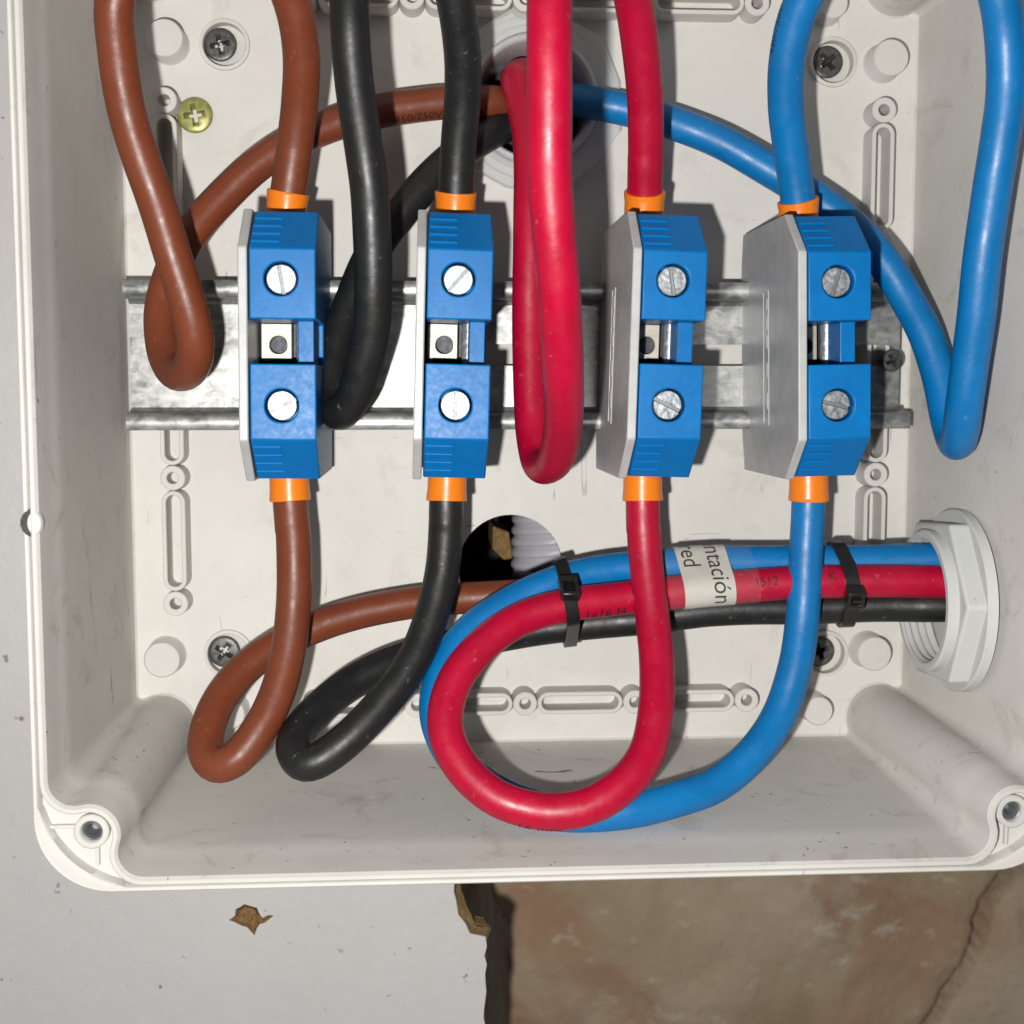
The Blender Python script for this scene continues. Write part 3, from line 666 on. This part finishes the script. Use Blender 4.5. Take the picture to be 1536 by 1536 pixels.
L1 = [(-55.3, -19.3, 30.0), (-55.2, -25.3, 30.0), (-55.0, -32.1, 30.0), (-54.3, -43.3, 31.0), (-54.2, -55.1, 33.0), (-55.2, -65.1, 36.0), (-57.7, -74.7, 40.0), (-61.6, -82.6, 44.0), (-66.2, -87.9, 46.0), (-70.2, -89.3, 45.0), (-72.8, -87.1, 42.0), (-72.9, -82.0, 37.0), (-70.6, -76.6, 31.0), (-65.9, -71.6, 26.0), (-58.6, -67.0, 22.0), (-49.6, -63.4, 19.0), (-37.1, -60.2, 16.0), (-24.4, -58.5, 14.0), (-14.8, -58.2, 13.0), (-3.5, -57.8, 13.0), (9.5, -56.9, 13.0), (22.4, -55.3, 14.0), (35.4, -53.8, 14.0), (66.4, -53.5, 15.0), (86.6, -53.3, 19.0), (100.2, -53.3, 22.0), (105.1, -53.6, 23.0)]
L2 = [(-19.3, -19.4, 30.0), (-19.4, -25.4, 30.0), (-19.8, -32.3, 30.0), (-20.1, -40.5, 31.0), (-21.1, -49.4, 33.0), (-23.3, -58.0, 36.0), (-27.2, -67.0, 40.0), (-32.6, -74.2, 44.0), (-39.7, -81.3, 48.0), (-46.1, -86.0, 50.0), (-50.6, -87.8, 50.0), (-53.4, -85.5, 46.0), (-52.2, -82.4, 41.0), (-48.5, -79.1, 36.0), (-42.8, -75.7, 30.0), (-35.3, -72.5, 26.0), (-27.6, -70.5, 22.0), (-16.6, -68.3, 18.0), (-3.7, -66.4, 16.0), (10.8, -64.6, 16.0), (26.7, -62.8, 18.0), (42.4, -60.9, 20.0), (64.6, -59.9, 22.0), (84.6, -59.3, 25.0), (98.0, -58.8, 28.0), (103.2, -58.4, 28.0)]
L3 = [(25.1, -19.5, 30.0), (25.0, -25.6, 30.0), (25.1, -32.5, 30.0), (25.2, -40.9, 31.0), (25.7, -49.8, 33.0), (26.3, -59.9, 37.0), (26.4, -69.4, 43.0), (25.3, -77.0, 49.0), (22.0, -85.6, 55.0), (15.8, -91.3, 60.0), (8.5, -94.8, 62.0), (0.2, -95.6, 62.0), (-10.1, -93.2, 60.0), (-17.4, -87.5, 56.0), (-20.8, -80.1, 51.0), (-19.1, -72.5, 46.0), (-13.1, -65.5, 41.0), (-3.5, -59.7, 36.0), (7.3, -57.0, 33.0), (18.3, -55.9, 31.0), (30.9, -54.9, 30.0), (46.7, -53.7, 29.0), (70.3, -52.8, 29.0), (97.0, -53.0, 30.0), (102.2, -54.1, 30.0)]
L4 = [(63.5, -19.7, 30.0), (63.7, -25.8, 30.0), (63.8, -32.7, 30.0), (63.6, -41.3, 30.0), (63.1, -52.0, 31.0), (62.2, -61.2, 32.0), (59.8, -71.5, 35.0), (55.8, -81.6, 38.0), (48.5, -89.4, 43.0), (39.3, -95.1, 47.0), (28.9, -97.2, 51.0), (16.8, -98.5, 54.0), (3.5, -98.5, 54.0), (-8.7, -95.0, 52.0), (-18.0, -88.3, 48.0), (-22.3, -79.6, 44.0), (-20.5, -70.5, 38.0), (-15.0, -63.2, 33.0), (-6.1, -57.5, 29.0), (5.0, -52.9, 26.0), (16.1, -50.5, 24.0), (32.1, -49.2, 23.0), (48.0, -48.7, 23.0), (71.8, -48.8, 24.0), (98.1, -48.5, 27.0), (102.9, -50.9, 28.0)]
c1 = cable("u1", U1, BROWN, "brown cable looping from the top of the leftmost terminal to the upper gland", 34.6)
c2 = cable("u2", U2, BLACK, "black cable looping from the top of its terminal to the upper gland", 34.6)
c3 = cable("u3", U3, RED, "red cable hanging in a long narrow loop in front of the upper gland", 34.6)
c4 = cable("u4", U4, BLUE, "blue cable looping beside the right wall and back to the upper gland", 33.6)
d1 = cable("l1", L1, BROWN, "brown cable looping below the leftmost terminal towards the side gland", 34.3)
d2 = cable("l2", L2, BLACK, "black cable looping below its terminal towards the side gland", 34.3)
d3 = cable("l3", L3, RED, "red cable making the large round loop at the bottom of the box", 34.3)
d4 = cable("l4", L4, BLUE, "blue cable curving behind the big red loop at the bottom", 34.3)
print_on(c1[1], c1[0], c1[2], "450/750V", (-32.3, 57.5, 10.0), 3.0, -52, 1)
print_on(c3[1], c3[0], c3[2], "1x16 mm", (24.8, 35.7, 31.0), 2.6, 72, -1)
print_on(c4[1], c4[0], c4[2], "450/750V 1x16", (52.5, 62.9, 46.0), 2.4, 78, 1)
print_on(d3[1], d3[0], d3[2], "16 mm", (-5.3, -95.1, 60.0), 3.0, -58, -1)
print_on(d3[1], d3[0], d3[2], "1x16 H", (10.1, -57.0, 33.0), 3.4, -38, 1)
print_on(d3[1], d3[0], d3[2], "1512", (51.1, -53.7, 29.0), 2.9, 20, 1)
print_on(d3[1], d3[0], d3[2], "K", (68.1, -52.8, 29.0), 2.9, 28, 1)

# ------------------------------------------------------------------ zip ties and label round the lower bundle
def hull(points):
    pts = sorted(set((round(a, 4), round(b, 4)) for a, b in points))
    def half(ps):
        h = []
        for p in ps:
            while len(h) > 1 and (h[-1][0] - h[-2][0]) * (p[1] - h[-2][1]) - (h[-1][1] - h[-2][1]) * (p[0] - h[-2][0]) <= 0: h.pop()
            h.append(p)
        return h
    a, b = half(pts), half(pts[::-1]); return a[:-1] + b[:-1]
def wrap(x, off, keys=("l1", "l2", "l3", "l4"), n=72):
    """closed outline (y, h) pulled tight round the bundled cables where they cross the plane at x"""
    pts = []
    for k in keys:
        P = PATHS[k].p
        for i in range(len(P) - 1, 0, -1):
            if (P[i].x - x) * (P[i - 1].x - x) <= 0 and P[i].y < -35:
                t = (x - P[i - 1].x) / (P[i].x - P[i - 1].x + 1e-9); q = P[i - 1].lerp(P[i], t)
                T = (P[i] - P[i - 1]).normalized(); st = 1 / max(.5, abs(T.x))
                pts += [(q.y + (CR_ + off) * math.cos(a) * st, q.z + (CR_ + off) * math.sin(a)) for a in [2 * math.pi * j / 40 for j in range(40)]]
                break
    h = hull(pts); L = [0.0]
    for i in range(len(h)): L.append(L[-1] + math.dist(h[i], h[(i + 1) % len(h)]))
    # start at the point farthest up the wall on the viewer's side and go round through the front
    out = []; i0 = max(range(len(h)), key=lambda i: h[i][0]); s0 = L[i0]
    for k in range(n):
        d = (s0 + L[-1] * k / n) % L[-1]; i = max(j for j in range(len(h)) if L[j] <= d + 1e-9)
        t = (d - L[i]) / max(1e-9, L[i + 1] - L[i]); a, b = h[i], h[(i + 1) % len(h)]
        out.append((a[0] + (b[0] - a[0]) * t, a[1] + (b[1] - a[1]) * t))
    return out, L[-1]
def band(x0, x1, o0, o1, skew=0.0, steps=6, keys=("l1", "l2", "l3", "l4")):
    loops = []
    xs = [x0 + (x1 - x0) * i / steps for i in range(steps + 1)]
    sec = [wrap(x, o0, keys)[0] for x in xs]; sec2 = [wrap(x, o1, keys)[0] for x in xs]
    f = lambda x, q: (x + skew * (q[0] + 55), q[0], q[1])
    rows = [[f(xs[0], q) for q in sec[0]]] + [[f(x, q) for q in s2] for x, s2 in zip(xs, sec2)] + [[f(xs[-1], q) for q in sec[-1]]] + [[f(x, q) for q in s1] for x, s1 in list(zip(xs, sec))[::-1]]
    return MB().loft(rows)
def zip_tie(x, w, skew, head, label):
    w2 = wrap(x, .6)[0]
    R = (x, min(q[0] for q in w2), min(q[1] for q in w2))
    e = empty("zip_tie", R, label, "zip tie", "zip ties round the lower cable bundle")
    band(x - w / 2, x + w / 2, .12, .95, skew).build("strap", TIE, e, R, smooth=40)
    q = w2[int(head * len(w2))]; hx = x + skew * (q[0] + 55)
    prof = MB(); cy, ch = q; t2 = w2[(int(head * len(w2)) + 2) % len(w2)]; ty, th = t2[0] - cy, t2[1] - ch
    l = math.hypot(ty, th); ty, th = ty / l, th / l; ny, nh = th, -ty
    if nh < 0: ny, nh = -ny, -nh
    def P(a, b, c): return (hx + a + skew * b * ty, cy + ty * b + ny * c, ch + th * b + nh * c)
    outer = [(-2.1, -2.6), (2.1, -2.6), (2.1, 2.6), (-2.1, 2.6)]; inn = [(-1.2, -1.2), (1.2, -1.2), (1.2, 1.4), (-1.2, 1.4)]
    prof.fill([outer, inn], lambda a, b: P(a, b, 2.9)); prof.loft([[P(a, b, 2.9) for a, b in outer], [P(a, b, 0) for a, b in outer]]); prof.loft([[P(a, b, 2.9) for a, b in inn], [P(a, b, 1.2) for a, b in inn]])
    prof.build("head", TIE, e, R, smooth=30, bevel=.35)
    tl = MB(); tl.prism([(-1.1, -1.2), (1.1, -1.2), (1.1, -.5), (-1.1, -.5)], 1.0, 3.7, P); tl.build("cut_tail", TIE, e, R, smooth=0)
zip_tie(7.7, 3.0, -.16, .16, "black zip tie round the cable bundle near the big red loop")
zip_tie(73.9, 3.1, -.14, .25, "black zip tie round the cable bundle near the side gland")

def cable_label():
    SK = -.10; K3 = ("l1", "l3", "l4")
    x0, x1 = (34.5, 46.5); xt0, xt1 = (30.9, 52.3)
    w0 = wrap((x0 + x1) / 2, .3, K3)[0]; R = (x0, min(q[0] for q in w0), min(q[1] for q in w0))
    e = empty("cable_label", R, "white paper label taped round the cable bundle with lettering running down it", "label")
    paper = band(x0, x1, .10, .24, SK, 6, K3).build("paper", LABELW, e, R, smooth=50)
    band(xt0, xt1, .40, .46, SK, 10, K3).build("clear_tape", TAPE, e, R, smooth=50)
    def put(txt, size, xb, start):
        v, f = text_tris(txt, size); out = []
        cache = {}
        for a, b in v:
            x = xb + b; key = round(x, 1)
            if key not in cache: cache[key] = wrap(key, .30, K3, n=180)
            w, L = cache[key]
            d = ((a + start) / L * 180) % 180; i = int(d); t = d - i; p, q = w[i], w[(i + 1) % 180]
            yy = p[0] + (q[0] - p[0]) * t; out.append((x + SK * (yy + 55), yy, p[1] + (q[1] - p[1]) * t))
        MB().add(out, f).build("lettering", INK, paper, R, smooth=0)
    put("alimentación", 5.8, x1 - 5.0, -11.0)
    put("red", 5.8, x0 + 1.2, 0.0)
cable_label()

# ------------------------------------------------------------------ glands and what lies behind the open hole
def top_gland():
    R = (GX, GY, 0)
    e = empty("cable_gland", R, "clear plastic gland with a grey throat in the box floor behind the red cable", "cable gland")
    n = MB()
    hexo = []
    for i in range(12):
        t = math.radians(30 * i + 12); hexo.append((GX + (22.3 if i % 2 else 21.2) * math.cos(t), GY + (22.3 if i % 2 else 21.2) * math.sin(t)))
    hole = circle(GX, GY, 15.6, 48)
    n.fill([hexo, hole], lambda a, b: (a, b, 4.6)); n.loft([[(a, b, 4.6) for a, b in hexo], [(a, b, .25) for a, b in hexo]])
    n.build("clear_nut", CLEAR, e, R, smooth=25)
    w = MB()
    for r0, r1, h in ((17.0, 17.5, 4.75), (19.2, 19.6, 4.75)):
        w.lathe([(r0, h - .1), (r0, h + .25), (r1, h + .25), (r1, h - .1)], (GX, GY, 0), n=56)
    w.build("moulded_ring", CLEAR, e, R, smooth=30)
    t = MB(); t.lathe([(15.5, .3), (15.5, 6.2), (15.1, 6.9), (14.4, 7.1), (13.9, 6.7), (13.6, 5.5), (13.2, 1), (12.9, -3), (12.9, -13)], (GX, GY, 0), n=56)
    t.build("throat", TUBE_GREY, e, R, smooth=45)
    s = MB(); s.lathe([(12.9, -12.5), (.02, -12.6)], (GX, GY, 0), n=40); s.build("seal", SEAL_LINER, e, R, smooth=0)
top_gland()

def side_gland():
    cx, cy, ch = (99.5, -57.2, 30.0)
    R = (cx, cy, ch)
    e = empty("side_gland", R, "white hexagonal gland nut on the right wall where the cable bundle leaves", "cable gland")
    X = lambda prof, n=48: MB().lathe([(r, z) for r, z in prof], (0, 0, 0), axis='x', n=n)
    def place(b): 
        b.v = [(q[0] + cx, q[1] + cy, q[2] + ch) for q in b.v]; return b
    # flange washer against the wall
    place(X([(15.5, -1.5), (21.0, -1.5), (21.4, -1.1), (21.4, .8)])).build("washer", NUTW, e, R, smooth=35)
    hx = MB()
    hexpts = [(20.8 * math.sin(math.radians(60 * i + 4)), 20.8 * math.cos(math.radians(60 * i + 4))) for i in range(6)]
    hole = circle(0, 0, 16.6, 48)
    hx.fill([hexpts, hole], lambda a, b: (cx - 6.0, cy + a, ch + b))
    hx.loft([[(cx - 6.0, cy + a, ch + b) for a, b in hexpts], [(cx - 1.5, cy + a, ch + b) for a, b in hexpts]])
    hx.build("lock_nut", NUTW, e, R, smooth=25, bevel=.7, seg=3)
    prof = [(16.6, -5.6), (16.6, -7.9), (16.1, -8.4), (14.8, -8.4), (14.4, -8.0)]
    z = -7.6
    while z < -1.0: prof += [(14.6, z), (14.0, z + .6), (14.0, z + .9), (14.6, z + 1.4)]; z += 1.8
    place(X(prof)).build("threaded_collar", NUTW, e, R, smooth=30)
    place(X([(14.8, -.6), (.02, -.6)])).build("seal", NUTW, e, R, smooth=0)
side_gland()

def behind():
    x, y, r = (11.4, -52.8, 12.5)
    root = (x, y - 60, -38)
    e = empty("corrugated_conduit", root, "grey corrugated conduit seen through the round hole in the box floor", "conduit")
    prof = []; z = -60.0
    while z < 60: prof += [(r - .8, z), (r - .5, z + .5), (r, z + 1.1), (r, z + 2.1), (r - .5, z + 2.7)]; z += 3.1
    b = MB()
    loops = []
    for rr, zz in prof:
        dx = .0016 * zz * zz; loops.append([(x + dx + rr * math.cos(2 * math.pi * i / 28), y + zz - 2 + .12 * rr * math.cos(2 * math.pi * i / 28), -32 + rr * math.sin(2 * math.pi * i / 28)) for i in range(28)])
    b.loft(loops); b.build("ribbed_tube", CONDUIT, e, root, smooth=40)
    wx, wy = (-2.9, -51.6)
    k = MB(); pts = [(wx - 2.5, wy + 5), (wx + 2.2, wy + 3.2), (wx + 3.2, wy - 4.5), (wx + .6, wy - 4.8), (wx - 2.6, wy - 1.5)]
    k.prism(pts, -70, -46, lambda a, b, c: (a, b, c))
    tag(k.build("wood_splinter", CHIPWOOD, None, (wx, wy, -70), smooth=0, bevel=.4), "small pale splinter of wood seen inside the round hole in the box floor", "wood splinter")
behind()
